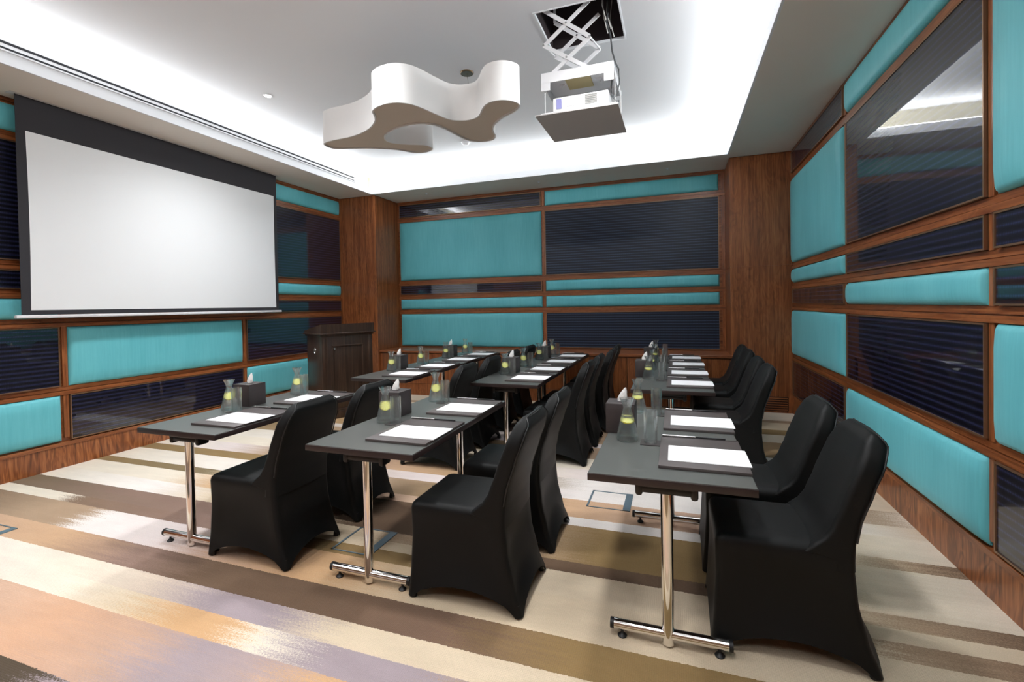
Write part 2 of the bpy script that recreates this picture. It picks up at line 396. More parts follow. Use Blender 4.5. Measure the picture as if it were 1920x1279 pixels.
    bump(t, b, mth(t, 'ADD', grid, sp1), .35, .004)
    return m
MB = MB
struct(MB().box(XL-.2, XR+.2, YF-.2, YB+.2, -.1, 0).build('floor', carpet_mat(), smooth=False))

# ------------------------------------------------------------------ shell
struct(MB().box(XL-.2, XL, YF, YB+.2, 0, 4.4).build('wall_left', wood_y, smooth=False))
struct(MB().box(XR, XR+.2, YF, YB+.2, 0, 4.4).build('wall_right', wood_y, smooth=False))
struct(MB().box(XL, XR, YB, YB+.2, 0, 4.4).build('wall_back', wood_x, smooth=False))
struct(MB().box(XL-.2, XR+.2, YF-.2, YF, 0, 4.4).build('wall_front', simple('front_wall_paint', rgb(150, 120, 95), .7), smooth=False))
# upper ceiling with the projector hatch cut out
HX0, HX1, HY0, HY1 = -.99, -.375, 3.605, 4.215
CX0, CX1, CY0, CY1 = TXL-COVE-.05, TXR+COVE+.05, TYF-COVE-.05, TYB+COVE+.05
m = MB()
m.box(CX0, HX0, CY0, CY1, ZC, ZC+.02); m.box(HX1, CX1, CY0, CY1, ZC, ZC+.02)
m.box(HX0, HX1, CY0, HY0, ZC, ZC+.02); m.box(HX0, HX1, HY1, CY1, ZC, ZC+.02)
struct(m.build('ceiling', paint, smooth=False))
# hatch box above the opening
m = MB(); g = .012
m.box(HX0-g, HX0, HY0-g, HY1+g, ZC+.02, 4.38); m.box(HX1, HX1+g, HY0-g, HY1+g, ZC+.02, 4.38)
m.box(HX0, HX1, HY0-g, HY0, ZC+.02, 4.38); m.box(HX0, HX1, HY1, HY1+g, ZC+.02, 4.38); m.box(HX0-g, HX1+g, HY0-g, HY1+g, 4.38, 4.39)
struct(m.build('trim_1', hatch_m, smooth=False))
m = MB(); e = .012                                           # pale rim of the hatch opening
m.box(HX0-e, HX0, HY0-e, HY1+e, ZC-.004, ZC); m.box(HX1, HX1+e, HY0-e, HY1+e, ZC-.004, ZC)
m.box(HX0, HX1, HY0-e, HY0, ZC-.004, ZC); m.box(HX0, HX1, HY1, HY1+e, ZC-.004, ZC)
struct(m.build('trim_2', paint, smooth=False))
# soffit: underside slab round the tray
m = MB(); T = .03
q_ = .009
m.box(XL, TXL-q_, YF, YB, ZS, ZS+T); m.box(TXR+q_, XR, YF, YB, ZS, ZS+T)
m.box(TXL-q_, TXR+q_, TYB+q_, YB, ZS, ZS+T); m.box(TXL-q_, TXR+q_, YF, TYF-q_, ZS, ZS+T)
struct(m.build('ceiling_soffit', soffit_m, smooth=False))
# fascia lip of the cove
m = MB(); h = 3.452; t_ = .018
m.box(TXR, TXR+t_, TYF, TYB+t_, ZS-.001, h); m.box(TXL, TXR, TYB, TYB+t_, ZS-.001, h); m.box(TXL, TXR, TYF-t_, TYF, ZS-.001, h)
m.box(TXL-t_, TXL, 6.42, TYB+t_, ZS-.001, h)
m.box(TXL-t_, TXL, TYF-t_, 6.42, ZS-.001, 3.543)            # taller stretch that carries the air slots
# thin raised edge along the foot of the lip
struct(m.build('trim_3', paint, smooth=False))
# cove back: upstand from the soffit to the upper ceiling
m = MB(); c = COVE
m.box(TXL-c-.02, TXL-c, TYF-c, TYB+c, ZS+T, ZC); m.box(TXR+c, TXR+c+.02, TYF-c, TYB+c, ZS+T, ZC)
m.box(TXL-c, TXR+c, TYB+c, TYB+c+.02, ZS+T, ZC); m.box(TXL-c, TXR+c, TYF-c-.02, TYF-c, ZS+T, ZC)
struct(m.build('trim_4', cove_paint, smooth=False))
# linear air diffuser on the left lip
o = empty('linear_air_diffuser', (TXL, 2.3, 3.49), 'long white linear slot air diffuser along the left ceiling lip above the projection screen', 'air vent')
def rel(o_): return Matrix.Translation(-Vector(o_.location))
MB().box(TXL, TXL+.006, -1.2, 6.42, 3.446, 3.532).build('frame', white_metal, o, matrix=rel(o))
MB().box(TXL+.004, TXL+.0075, -1.18, 6.40, 3.503, 3.522).build('slot', slot_m, o, matrix=rel(o))
MB().box(TXL+.004, TXL+.0075, -1.18, 6.40, 3.462, 3.477).build('slot', slot_m, o, matrix=rel(o))
MB().box(TXL+.006, TXL+.016, -1.2, 6.42, 3.446, 3.456).build('flange', white_metal, o, matrix=rel(o))

# ------------------------------------------------------------------ wall panelling
ZB = [.21, .725, 1.37, 1.636, 1.89, 3.022, ZS]
HG = .043
# map (u, z, n) -> world box for a wall; n is distance out of the wall
def wbox(wall, u0, u1, z0, z1, n0, n1):
    if wall == 'left': return (XL+n0, XL+n1, u0, u1, z0, z1)
    if wall == 'right': return (XR-n1, XR-n0, u0, u1, z0, z1)
    return (u0, u1, YB-n1, YB-n0, z0, z1)
GRAIN = {'left': wood_y, 'right': wood_y, 'back': wood_x}
DARK = {'left': dark_y, 'right': dark_y, 'back': dark_x}
def padded(wall, u0, u1, z0, z1, n0, n1):
    # cushion: domed front, pulled-in rounded edges
    b = bmesh.new(); nu = max(8, int((u1-u0)/.12)); nz = max(6, int((z1-z0)/.08))
    def sf(a): return 1-(1-min(1, a))**2.2
    grid = []
    us = [0, .012, .03]+[.03+(u1-u0-.06)*i/nu for i in range(1, nu)]+[u1-u0-.03, u1-u0-.012, u1-u0]
    zs = [0, .012, .03]+[.03+(z1-z0-.06)*i/nz for i in range(1, nz)]+[z1-z0-.03, z1-z0-.012, z1-z0]
    for uu in us:
        row = []
        for zz in zs:
            d = min(uu, u1-u0-uu); e_ = min(zz, z1-z0-zz)
            k = math.sqrt(sf(d/.07)*sf(e_/.07))
            # tiny gathers where the cloth is stapled at the lower edge
            n = n0+.012+(n1-n0-.012)*k
            if wall == 'left': p = (XL+n, u0+uu, z0+zz)
            elif wall == 'right': p = (XR-n, u0+uu, z0+zz)
            else: p = (u0+uu, YB-n, z0+zz)
            row.append(b.verts.new(p))
        grid.append(row)
    for i in range(len(us)-1):
        for j in range(len(zs)-1): b.faces.new((grid[i][j], grid[i+1][j], grid[i+1][j+1], grid[i][j+1]))
    edge = [grid[i][0] for i in range(len(us))]+[grid[-1][j] for j in range(1, len(zs))]+[grid[i][-1] for i in range(len(us)-2, -1, -1)]+[grid[0][j] for j in range(len(zs)-2, 0, -1)]
    base = []
    for v in edge:
        p = v.co.copy()
        if wall == 'left': p.x = XL+n0
        elif wall == 'right': p.x = XR-n0
        else: p.y = YB-n0
        base.append(b.verts.new(p))
    n = len(edge)
    for i in range(n): b.faces.new((edge[i], edge[(i+1) % n], base[(i+1) % n], base[i]))
    b.faces.new(base)
    mm = MB(); mm._add(b); return mm
GN = {'left': 'wall panels on the left wall', 'right': 'wall panels on the right wall', 'back': 'wall panels on the back wall'}
def panel(wall, u0, u1, z0, z1, kind, label):
    if kind == 'T':
        o = padded(wall, u0, u1, z0, z1, .001, .052).build('upholstered_panel', teal)
        return tag(o, label, 'wall panel', GN[wall])
    cx = {'left': (XL, (u0+u1)/2, z0), 'right': (XR, (u0+u1)/2, z0), 'back': ((u0+u1)/2, YB, z0)}[wall]
    o = empty('ribbed_glass_panel', cx, label, 'wall panel', GN[wall])
    # keep object coordinates = world coordinates for the weave
    e = .009
    p = MB().box(*wbox(wall, u0+e, u1-e, z0+e, z1-e, .001, .026)).build('glass_face', dark_s if wall == 'back' and u0 > -2.1 else DARK[wall], o, smooth=False)
    p.matrix_parent_inverse = Matrix.Translation(-Vector(cx))
    m_ = MB()
    for a in ((u0, u1, z0, z0+e), (u0, u1, z1-e, z1), (u0, u0+e, z0+e, z1-e), (u1-e, u1, z0+e, z1-e)):
        m_.box(*wbox(wall, *a, .001, .032))
    q = m_.build('edge_trim', bronze, o, smooth=False); q.matrix_parent_inverse = Matrix.Translation(-Vector(cx))
    return o
def bead(wall, u0, u1, z0, z1, n, mat): 
    return MB().box(*wbox(wall, u0, u1, z0, z1, 0, n), bev=.003, seg=1).build
BANDN = ['lowest row', 'row above the lowest', 'thin row just above tabletop-rail height', 'thin fourth row up', 'tall row under the top strip', 'top strip under the ceiling']
ti = [10]
def trim(mb, mat):
    ti[0] += 1
    return struct(mb.build('trim_%d' % ti[0], mat, smooth=False))
# right wall: bays far to near
WB = [7.04, 4.99, 2.93, .87, -1.19]
names_r = ['beside the wooden pillar', 'in the middle bay', 'at the right picture edge', 'nearest the viewer']
rk = ['TDTTD_', '', '', '']
RP = {0: {0: 'D', 1: 'T', 2: 'D', 3: 'T', 4: 'T', 5: 'D'}, 1: {0: 'T', 1: 'D', 2: 'T', 3: 'D', 4: 'D', 5: 'T'},
      2: {0: 'D', 1: 'T', 2: 'D', 3: 'D', 4: 'T', 5: 'D'}, 3: {0: 'T', 1: 'D', 2: 'T', 3: 'T', 4: 'D', 5: 'T'}}
RL = {
 (0, 0): 'small dark plum ribbed glass panel low on the right wall, behind the far right chairs',
 (0, 1): 'squarish teal padded panel beside the right pillar, just above the low dark panel',
 (0, 2): 'thin dark plum ribbed panel on the right wall beside the pillar, between two teal panels',
 (0, 3): 'thin teal padded strip beside the right pillar, under the big upright teal panel',
 (0, 4): 'upright teal padded panel on the right wall beside the pillar, tallest teal one there',
 (0, 5): 'dark sliver of ribbed panel under the soffit, just right of the right pillar',
 (1, 0): 'long teal padded panel at the bottom of the right wall, behind the two nearest chairs',
 (1, 1): 'large navy ribbed glass panel on the right wall, directly above the long bottom teal panel',
 (1, 2): 'long thin teal padded strip midway up the right wall, above a navy panel',
 (1, 3): 'thin navy ribbed strip on the right wall, under the big mirror-like panel',
 (1, 4): 'biggest glossy navy panel on the right wall, mirroring the white ceiling',
 (1, 5): 'long teal padded strip at the top of the right wall against the soffit',
 (2, 0): 'navy ribbed panel cut by the right picture edge, lowest of its column',
 (2, 1): 'teal padded panel cut by the right picture edge, in the lower half of the wall',
 (2, 2): 'thin navy ribbed strip at the right picture edge, the lower of two dark ones there',
 (2, 3): 'thin navy ribbed strip at the right picture edge, the upper of two dark ones there',
 (2, 4): 'tall teal padded panel in the upper right corner of the picture'}
for bi in range(4):
    for k, kind in RP[bi].items():
        u0, u1 = WB[bi+1]+.036, WB[bi]-(.036 if bi else .02)
        z0, z1 = ZB[k]+HG, ZB[k+1]-HG
        if k == 5: z1 = ZS-.035
        if (bi, k) in RL: panel('right', u0, u1, z0, z1, kind, RL[(bi, k)])
LBAYS = [6.93, 4.91, 2.876, .84, -1.2]
LPK = {0: 'TDDTDT', 1: 'DTDTDT', 2: 'TDTDDT', 3: 'DTDTDT'}
LL = {
 (0, 0): 'teal padded panel low on the left wall, partly behind the lectern',
 (0, 1): 'navy ribbed panel on the left wall just left of the lectern top',
 (0, 2): 'thin navy ribbed strip right of the screen corner, under a thin teal strip',
 (0, 3): 'thin teal padded strip between the projection screen and the left pillar',
 (0, 4): 'upright navy ribbed panel between the projection screen and the left pillar',
 (0, 5): 'teal padded panel at the top of the left wall, between the screen and the pillar',
 (1, 0): 'long navy ribbed panel at the bottom of the left wall, behind the nearest left table',
 (1, 1): 'long teal padded panel directly under the projection screen',
 (2, 0): 'teal padded panel at the left picture edge, lowest of its column',
 (2, 1): 'navy ribbed panel at the left picture edge, above the lowest teal panel',
 (2, 2): 'thin teal padded strip at the left picture edge beside the screen tray',
 (2, 3): 'thin navy ribbed strip at the left picture edge beside the lower screen',
 (2, 4): 'tall navy ribbed panel at the left picture edge beside the screen',
 (2, 5): 'teal padded panel in the upper left corner beside the screen top',
 (1, 2): 'navy ribbed strip hidden behind the lower edge of the projection screen'}
for bi in range(4):
    for k, kind in enumerate(LPK[bi]):
        if (bi, k) in LL and (bi, k) != (1, 2):
            u0, u1 = LBAYS[bi+1]+.036, LBAYS[bi]-(.036 if bi else .015)
            z0, z1 = ZB[k]+HG, ZB[k+1]-HG
            if k == 5: z1 = ZS-.055
            panel('left', u0, u1, z0, z1, kind, LL[(bi, k)])
PX0, PX1 = -4.73, .69        # pillar edges on the back wall
BB = [PX0, -2.013, .637]
BPK = {0: 'TTDTD', 1: 'DTTDT'}
BL = {
 (0, 0): 'wide teal padded panel low on the back wall behind the left tables',
 (0, 1): 'thin teal padded strip on the back wall at left, above the low teal panel',
 (0, 2): 'thin navy ribbed strip on the left half of the back wall',
 (0, 3): 'large teal padded panel on the left half of the back wall',
 (0, 4): 'glossy navy strip at the top left of the back wall, mirroring the ceiling',
 (1, 0): 'wide navy ribbed panel low on the right half of the back wall',
 (1, 1): 'lower of the two thin teal strips on the right half of the back wall',
 (1, 2): 'upper of the two thin teal strips on the right half of the back wall',
 (1, 3): 'large navy ribbed panel on the right half of the back wall',
 (1, 4): 'teal padded strip at the top of the right half of the back wall'}
for bi in range(2):
    for k in range(5):
        u0 = BB[bi]+.036; u1 = BB[bi+1]-.03
        z0, z1 = ZB[k+1]+HG-(.012 if k == 0 else 0), ZB[k+2]-HG
        if k == 4: z1 = ZS-.055
        panel('back', u0, u1, z0, z1, BPK[bi][k], BL[(bi, k)])
# rails and posts: slim two-step mouldings in the gaps
for wall, us, zs in (('right', (-1.2, 7.04), ZB[1:6]), ('left', (-1.2, 6.93), ZB[1:6]), ('back', (PX0, PX1), ZB[2:6])):
    m = MB()
    for z in zs:
        m.box(*wbox(wall, us[0], us[1], z-HG+.004, z-.004, 0, .024))
        m.box(*wbox(wall, us[0], us[1], z+.002, z+HG-.004, 0, .010))
    m.box(*wbox(wall, us[0], us[1], ZS-.03, ZS-.001, 0, .02))
    if wall != 'back': m.box(*wbox(wall, us[0], us[1], ZB[0]-.002, ZB[0]+.03, 0, .03))
    trim(m, GRAIN[wall])
for wall, posts, z0 in (('right', WB[1:4], ZB[0]+.03), ('left', LBAYS[1:4], ZB[0]+.03), ('back', [BB[1], .655], .735)):
    m = MB()
    for u in posts:
        zz = [z0]+[z for z in ZB if z > z0+.1]
        for a, b_ in zip(zz, zz[1:]):
            m.box(*wbox(wall, u-.012, u+.030, a+HG*.9, b_-HG*.9, 0, .016))
    trim(m, wood_v)
# wooden base boards on the side walls
struct(MB().box(XL, XL+.022, YF, 6.93, 0, .205).build('baseboard_left', wood_b, smooth=False))
struct(MB().box(XR-.022, XR, YF, 7.04, 0, .205).build('baseboard_right', wood_b, smooth=False))
struct(MB().box(XL, XL+.03, YF, 6.93, .2052, .2075).build('trim_5', wood_y, smooth=False))

# pillars
def pillar(n, x0, x1, y0, seam, grille=None):
    m = MB()
    m.box(x0, x1, y0, YB, seam+.003, ZS-.012); m.box(x0, x1, y0, YB, .0, seam-.003); m.box(x0+.006, x1-.006, y0+.006, YB, seam-.003, seam+.003)
    m.box(x0+.01, x1-.01, y0+.01, YB, ZS-.012, ZS)
    struct(m.build('wall_pillar_%s' % n, wood_v, smooth=False))
pillar('left', XL, PX0, 6.93, 1.876)
pillar('right', PX1, XR, 7.04, 1.905)
o = empty('floor_grille', (1.17, 7.04, .03), 'wooden louvred air grille at the foot of the right pillar', 'air vent')
for k in range(6):
    MB().box(1.0, 1.345, 7.028, 7.04, .036+k*.029, .052+k*.029, bev=.002, seg=1).build('slat', wood_x, o, matrix=rel(o))
MB().box(.99, 1.355, 7.033, 7.0395, .026, .208).build('backing', simple('grille_dark', rgb(36, 20, 12), .8), o, matrix=rel(o))
# low cabinet run with ledge under the back panels
o = empty('wall_cabinet', ((PX0+PX1)/2, 7.2, 0), 'low wood veneered cabinet run along the foot of the back wall', 'cabinet')
FY = 6.99
m = MB()
xs = [PX0, -3.35, -2.0, -.65, .72]
for a, b_ in zip(xs, xs[1:]):
    m.box(a+.003, b_-.003, FY, YB-.01, .19, .69, bev=.002, seg=1)
m.build('front_panel', wood_v, o, matrix=rel(o), smooth=False)
MB().box(PX0, .72, FY+.004, YB-.01, 0, .186).build('plinth', wood_v, o, matrix=rel(o), smooth=False)
MB().box(PX0, .735, FY-.03, YB, .70, .735, bev=.003, seg=1).build('ledge', wood_x, o, matrix=rel(o), smooth=False)

# ------------------------------------------------------------------ projection screen
SXp = -5.30
o = empty('projection_screen', (SXp, 3.94, 1.43), 'large white projection screen with black surround lowered in front of the left wall', 'projection screen')
R_ = rel(o)
MB().box(SXp-.004, SXp, 2.50, 5.365, 1.45, ZS-.005).build('masking', screen_black, o, matrix=R_, smooth=False)
b = bmesh.new(); N = 24                                     # picture area, edges drawn in slightly by the tension
vs_ = []
for i in range(N+1):
    f = i/N; z = 1.490+(3.052-1.490)*f; inn = .022*math.sin(PI*f)
    vs_.append([b.verts.new((SXp+.0015, 2.565+inn*.4, z)), b.verts.new((SXp+.0015, 5.315-inn*.3, z))])
for i in range(N): b.faces.new((vs_[i][0], vs_[i][1], vs_[i+1][1], vs_[i+1][0]))
mm = MB(); mm._add(b); mm.build('projection_surface', screen_white, o, matrix=R_, smooth=False)
MB().box(SXp-.025, SXp+.02, 2.455, 5.40, 1.418, 1.447, bev=.008).build('bottom_bar', white_metal, o, matrix=R_)
MB().box(SXp-.05, SXp+.03, 2.46, 5.40, ZS-.004, ZS-.0005).build('ceiling_slot_frame', white_metal, o, matrix=R_, smooth=False)

# ------------------------------------------------------------------ ceiling things
def downlight(x, y, vis, label):
    o = empty('downlight', (x, y, ZC), label, 'ceiling light', 'recessed downlights in the ceiling tray')
    MB().lathe([(.034, -.002), (.045, -.004), (.047, -.002), (.047, 0)]).build('rim', white_metal, o)
    MB().lathe([(0, -.0015), (.034, -.0025)]).build('lamp', lamp_on, o)
    return o
for i, (x, y) in enumerate(DL):
    downlight(x, y, True, 'lit round recessed downlight in the ceiling left of the white pendant' if i == 0 else 'lit round recessed downlight in the ceiling nearer than the picture shows')
    l = bpy.data.lights.new('downlight_lamp', 'SPOT'); l.energy = DLP*(2.9, 1.5, 1.9, 2.0, 1.4, 1.3, .8, .8)[i]; l.spot_size = math.radians(150); l.spot_blend = .9
    l.shadow_soft_size = .16; l.color = (.97, .985, 1)
    lo = bpy.data.objects.new('downlight_lamp', l); C.objects.link(lo); lo.location = (x, y, ZC-.05)
for (x, y, lb) in ((-3.9, 7.2, 'tiny white ceiling sprinkler in the back soffit, left one'), (-1.96, 7.22, 'tiny white ceiling sprinkler in the back soffit, middle one'), (-.08, 7.25, 'tiny white ceiling sprinkler in the back soffit, right one')):
    o = MB().lathe([(0, -.018), (.008, -.018), (.009, -.006), (.024, -.004), (.026, 0), (0, 0)]).build('ceiling_sprinkler', paint)
    o.location = (x, y, ZS); tag(o, lb, 'sprinkler', 'sprinklers in the back soffit')
o = MB().lathe([(0, -.045), (.03, -.045), (.045, -.03), (.05, -.012), (.062, -.01), (.062, 0), (0, 0)]).build('smoke_detector', white_metal)
o.location = (-2.66, 6.05, ZC); tag(o, 'round white smoke detector on the ceiling just beyond the pendant', 'smoke detector')

# pendant: organic outline traced on its own plane
ZP = 2.90; HP = .277
px = [(605.6,270),(614,276),(631.7,280),(683.8,278.8),(735.8,280.8),(760,284.5),(777.5,287.5),(798,286.5),(810,282),(812,279),(808,275.5),(798,272),(769,271),(740,268.8),(727,265),(722.5,259.5),(726,252.5),(744,241.7),(771,234.4),(798,233.3),(823,238.5),(850,251),(875,263.5),(898,266.7),(923,263.5),(930,256),(925.4,245.8),(927.5,235.4),(944,220.8),(965,210.4),(975.4,200),(969,191.7),(944,187),(917,191.7),(904.6,202),(896,218.7),(875,225.4),(846,224.6),(819,214.6),(783.7,199),(756.7,192.7),(731.7,192.7),(708.7,199),(697.3,208.3),(701.5,218.7),(701.5,229),(688,243.7),(658.7,256),(621,263.5)]
def unproj(u, v, z):
    d = rt*((u-960-SX)/F_PX)+up*((639.5+SY-v)/F_PX)+fw
    p = CAM+d*((z-CAM.z)/d.z); return (p.x, p.y)
cp = [Vector(unproj(u, v, ZP)) for u, v in px]
out = []
for i in range(len(cp)):
    p0, p1, p2, p3 = cp[i-1], cp[i], cp[(i+1) % len(cp)], cp[(i+2) % len(cp)]
    for k in range(6):
        s = k/6
        out.append(.5*((2*p1)+(p2-p0)*s+(2*p0-5*p1+4*p2-p3)*s*s+(3*p1-p0-3*p2+p3)*s**3))
for _ in range(3): out = [(out[i-1]+out[i]*2+out[(i+1) % len(out)])/4 for i in range(len(out))]
ar = sum(out[i-1].x*out[i].y-out[i].x*out[i-1].y for i in range(len(out)))
if ar < 0: out = out[::-1]
def inset(poly, d):
    r = []
    for i in range(len(poly)):
        tng = (poly[(i+1) % len(poly)]-poly[i-1]).normalized(); r.append(poly[i]+Vector((-tng.y, tng.x))*d)
    return r
cxp, cyp = -1.84, 3.41
o = empty('pendant_lamp', (cxp, cyp, ZP), 'big white amoeba shaped pendant lamp with taupe underside hanging from the ceiling', 'pendant lamp')
R_ = rel(o)
b = bmesh.new(); n = len(out); inn = inset(out, .012)
rings = [[b.verts.new((p.x, p.y, z)) for p in pl] for pl, z in ((out, ZP), (out, ZP+HP), (inn, ZP+HP), (inn, ZP))]
for a, c_ in ((0, 1), (1, 2), (2, 3), (3, 0)):
    for i in range(n): b.faces.new((rings[a][i], rings[a][(i+1) % n], rings[c_][(i+1) % n], rings[c_][i]))
mm = MB(); mm._add(b); sh = mm.build('lamp_shade', shade_m, o, matrix=R_)
MB().prism([(p.x, p.y) for p in inset(out, .0125)], ZP+.012, ZP+.018).build('diffuser', diff_m, o, matrix=R_, smooth=False)
MB().prism([(p.x, p.y) for p in inset(out, .0125)], ZP+HP-.03, ZP+HP-.024).build('top_cover', shade_m, o, matrix=R_, smooth=False)
MB().cyl((-1.85, 4.27, ZC), (-1.62, 3.83, ZP+HP-.03), .0022, 6).build('suspension_wire', silver, o, matrix=R_)
MB().lathe([(0, -.012), (.06, -.012), (.066, -.004), (.066, 0), (0, 0)], loc=(-1.85, 4.27, ZC)).build('canopy', brass, o, matrix=R_)

# projector on a scissor lift
o = empty('projector_lift', ((HX0+HX1)/2, 3.9, ZC), 'white scissor lift hanging out of the square ceiling hatch', 'projector lift')
R_ = rel(o)
def scissor(y, dx):
    wd, th = .030, .008
    xa, xb = -.935+dx, -.580+dx; z0, z1, z2 = 3.735, 3.462, 3.215
    MB().bar((xa, y, z0), (xb, y, z1), wd, th).build('scissor_arm', white_metal, o, matrix=R_)
    MB().bar((xb, y+.010, z0), (xa, y+.010, z1), wd, th).build('scissor_arm', white_metal, o, matrix=R_)
    MB().bar((xb, y+.010, z1), (xa+.03, y+.010, z2), wd, th).build('scissor_arm', white_metal, o, matrix=R_)
    MB().bar((xa, y, z1), (xb+.01, y, z2), wd, th).build('scissor_arm', white_metal, o, matrix=R_)
    MB().bar((xa, y, z0), (xa, y, z0+.25), .02, th).build('hanger', white_metal, o, matrix=R_)
    for x, z in ((xa, z1), (xb, z1), ((xa+xb)/2, (z0+z1)/2), ((xa+xb)/2, (z1+z2)/2)):
        MB().cyl((x, y-.008, z), (x, y+.02, z), .008, 12).build('pivot', silver, o, matrix=R_)
scissor(3.66, 0); scissor(3.86, .045)
for x in (-.935, -.58): MB().cyl((x, 3.66, 3.462), (x+.045, 3.86, 3.462), .007, 12).build('cross_rod', white_metal, o, matrix=R_)
# carriage frame
m = MB(); m.bar((-.955, 3.645, 3.20), (-.405, 3.645, 3.20), .075, .006); m.box(-.955, -.885, 3.642, 3.648, 3.105, 3.165); m.box(-.475, -.405, 3.642, 3.648, 3.105, 3.165)
m.box(-.955, -.405, 3.642, 4.10, 3.236, 3.240); m.build('carriage', white_metal, o, matrix=R_, smooth=False)
m = MB(); m.bar((-.955, 4.09, 3.20), (-.405, 4.09, 3.20), .075, .006); m.box(-.955, -.952, 3.645, 4.09, 3.165, 3.236); m.box(-.408, -.405, 3.645, 4.09, 3.165, 3.236)
m.build('carriage_rear', white_metal, o, matrix=R_, smooth=False)
MB().box(-.80, -.60, 3.72, 3.98, 3.228, 3.2355, bev=.002, seg=1).build('label_plate', cream_m, o, matrix=R_)
for x, y in ((-.93, 3.66), (-.40, 3.66), (-.93, 4.08), (-.40, 4.08)):
    MB().cyl((x, y, 2.915), (x, y, 3.2), .003, 8).build('drop_rod', silver, o, matrix=R_)
MB().box(-.955, -.375, 3.62, 4.16, 2.905, 2.925).build('tray', white_metal, o, matrix=R_, smooth=False)
MB().box(-.992, -.370, 3.585, 4.212, 2.897, 2.905).build('closing_panel', panel_back, o, matrix=R_, smooth=False)
for (x, y) in ((-.47, 3.90), (-.49, 3.80), (-.50, 3.95), (-.46, 4.02)):
    MB().tube([(x, y, 4.2), (x+.02*math.sin(x*40), y+.02, 3.95), (x-.01, y-.01, 3.75), (x+.02, y+.01, 3.62)], .004).build('cable', cablew_m, o, matrix=R_)
MB().tube([(-.50, 4.0, 4.1), (-.46, 3.85, 3.75), (-.47, 3.80, 3.62), (-.44, 3.78, 3.5), (-.425, 3.75, 3.36), (-.40, 3.72, 3.26), (-.375, 3.70, 3.2), (-.37, 3.70, 3.10), (-.40, 3.71, 3.0)], .006).build('cable', cable_m, o, matrix=R_)
MB().tube([(-.42, 3.70, 3.15), (-.43, 3.70, 3.08), (-.43, 3.70, 3.02), (-.415, 3.69, 2.99), (-.39, 3.66, 2.95), (-.37, 3.62, 2.93)], .006).build('cable', cable_m, o, matrix=R_)
p = empty('projector', (-.68, 3.86, 2.926), 'white video projector resting on the tray of the scissor lift', 'projector')
R_ = rel(p)
MB().box(-.87, -.445, 3.655, 4.02, 2.928, 3.045, bev=.012).build('body', proj_m, p, matrix=R_)
MB().box(-.84, -.80, 3.6515, 3.6555, 2.955, 3.03, bev=.001, seg=1).build('vent', ventb_m, p, matrix=R_)
m = MB(); [m.box(-.62+.0, -.53, 3.6515, 3.6555, 2.962+k*.0125, 2.969+k*.0125) for k in range(6)]; m.build('vent', vent_m, p, matrix=R_, smooth=False)
MB().box(-.76, -.70, 3.652, 3.6555, 2.965, 3.015).build('cover_plate', white_metal, p, matrix=R_, smooth=False)
for x in (-.80, -.56): MB().bar((x, 3.70, 3.055), (x, 3.98, 3.10), .02, .006, (1, 0, 0)).build('mount_bracket', white_metal, p, matrix=R_)
MB().cyl((-.875, 3.84, 2.99), (-.90, 3.84, 2.99), .035).build('lens', black_p, p, matrix=R_)

# ------------------------------------------------------------------ lectern
ang = math.radians(65)
LX = Matrix.Translation((-4.303, 5.024, 0)) @ Matrix.Rotation(ang, 4, 'Z')   # local x along the front face, local y into the body (screen side)
o = empty('lectern', (-4.303, 5.024, 0), 'dark stained wooden lectern with framed front panel standing by the left pillar', 'lectern')
o.rotation_euler = (0, 0, ang)
LW, LD, LH = .79, .50, 1.19
MB().box(0.03, LW-.03, .03, LD-.03, .12, 1.10, bev=.004).build('body', lect_m, o)
MB().box(-.0, LW, -.0, LD, 0, .10, bev=.006).build('plinth', lect_m, o)
MB().box(.012, LW-.012, .012, LD-.012, .10, .125, bev=.008).build('base_moulding', lect_m, o)
MB().box(-.01, LW+.01, -.01, LD+.01, 1.112, 1.135, bev=.006).build('top_moulding', lect_m, o)
MB().box(.012, LW-.012, .012, LD-.012, 1.09, 1.112, bev=.005).build('cornice', lect_m, o)
b = bmesh.new()
v = [b.verts.new(q) for q in ((.01, .0, 1.135), (LW-.01, .0, 1.135), (LW-.01, LD, 1.135), (.01, LD, 1.135), (.01, .0, 1.25), (LW-.01, .0, 1.25), (LW-.01, LD, 1.165), (.01, LD, 1.165))]
for f in ((0, 1, 5, 4), (1, 2, 6, 5), (2, 3, 7, 6), (3, 0, 4, 7), (4, 5, 6, 7), (3, 2, 1, 0)): b.faces.new([v[i] for i in f])
mm = MB(); mm._add(b); mm.build('sloping_top', lect_m, o, smooth=False)
m = MB(); e = .018
for a in ((.17, LW-.17, .95, .968), (.17, LW-.17, .25, .268), (.17, .188, .268, .95), (LW-.188, LW-.17, .268, .95)):
    m.box(a[0], a[1], .018, .032, a[2], a[3], bev=.003)
m.build('panel_moulding', lect_m, o)
m = MB()
for a in ((0.03, .09), (LW-.09, LW-.03)): m.box(a[0], a[1], .022, .031, .125, 1.09, bev=.003)
m.build('corner_stile', lect_m, o)
MB().cyl((.20, .012, .925), (.20, .03, .925), .012, 12).build('knob', silver, o)
MB().tube([(.026, .22+.022*math.sin(a*PI/8), .90+.036*math.cos(a*PI/8)) for a in range(17)], .004).build('ring_handle', silver, o)

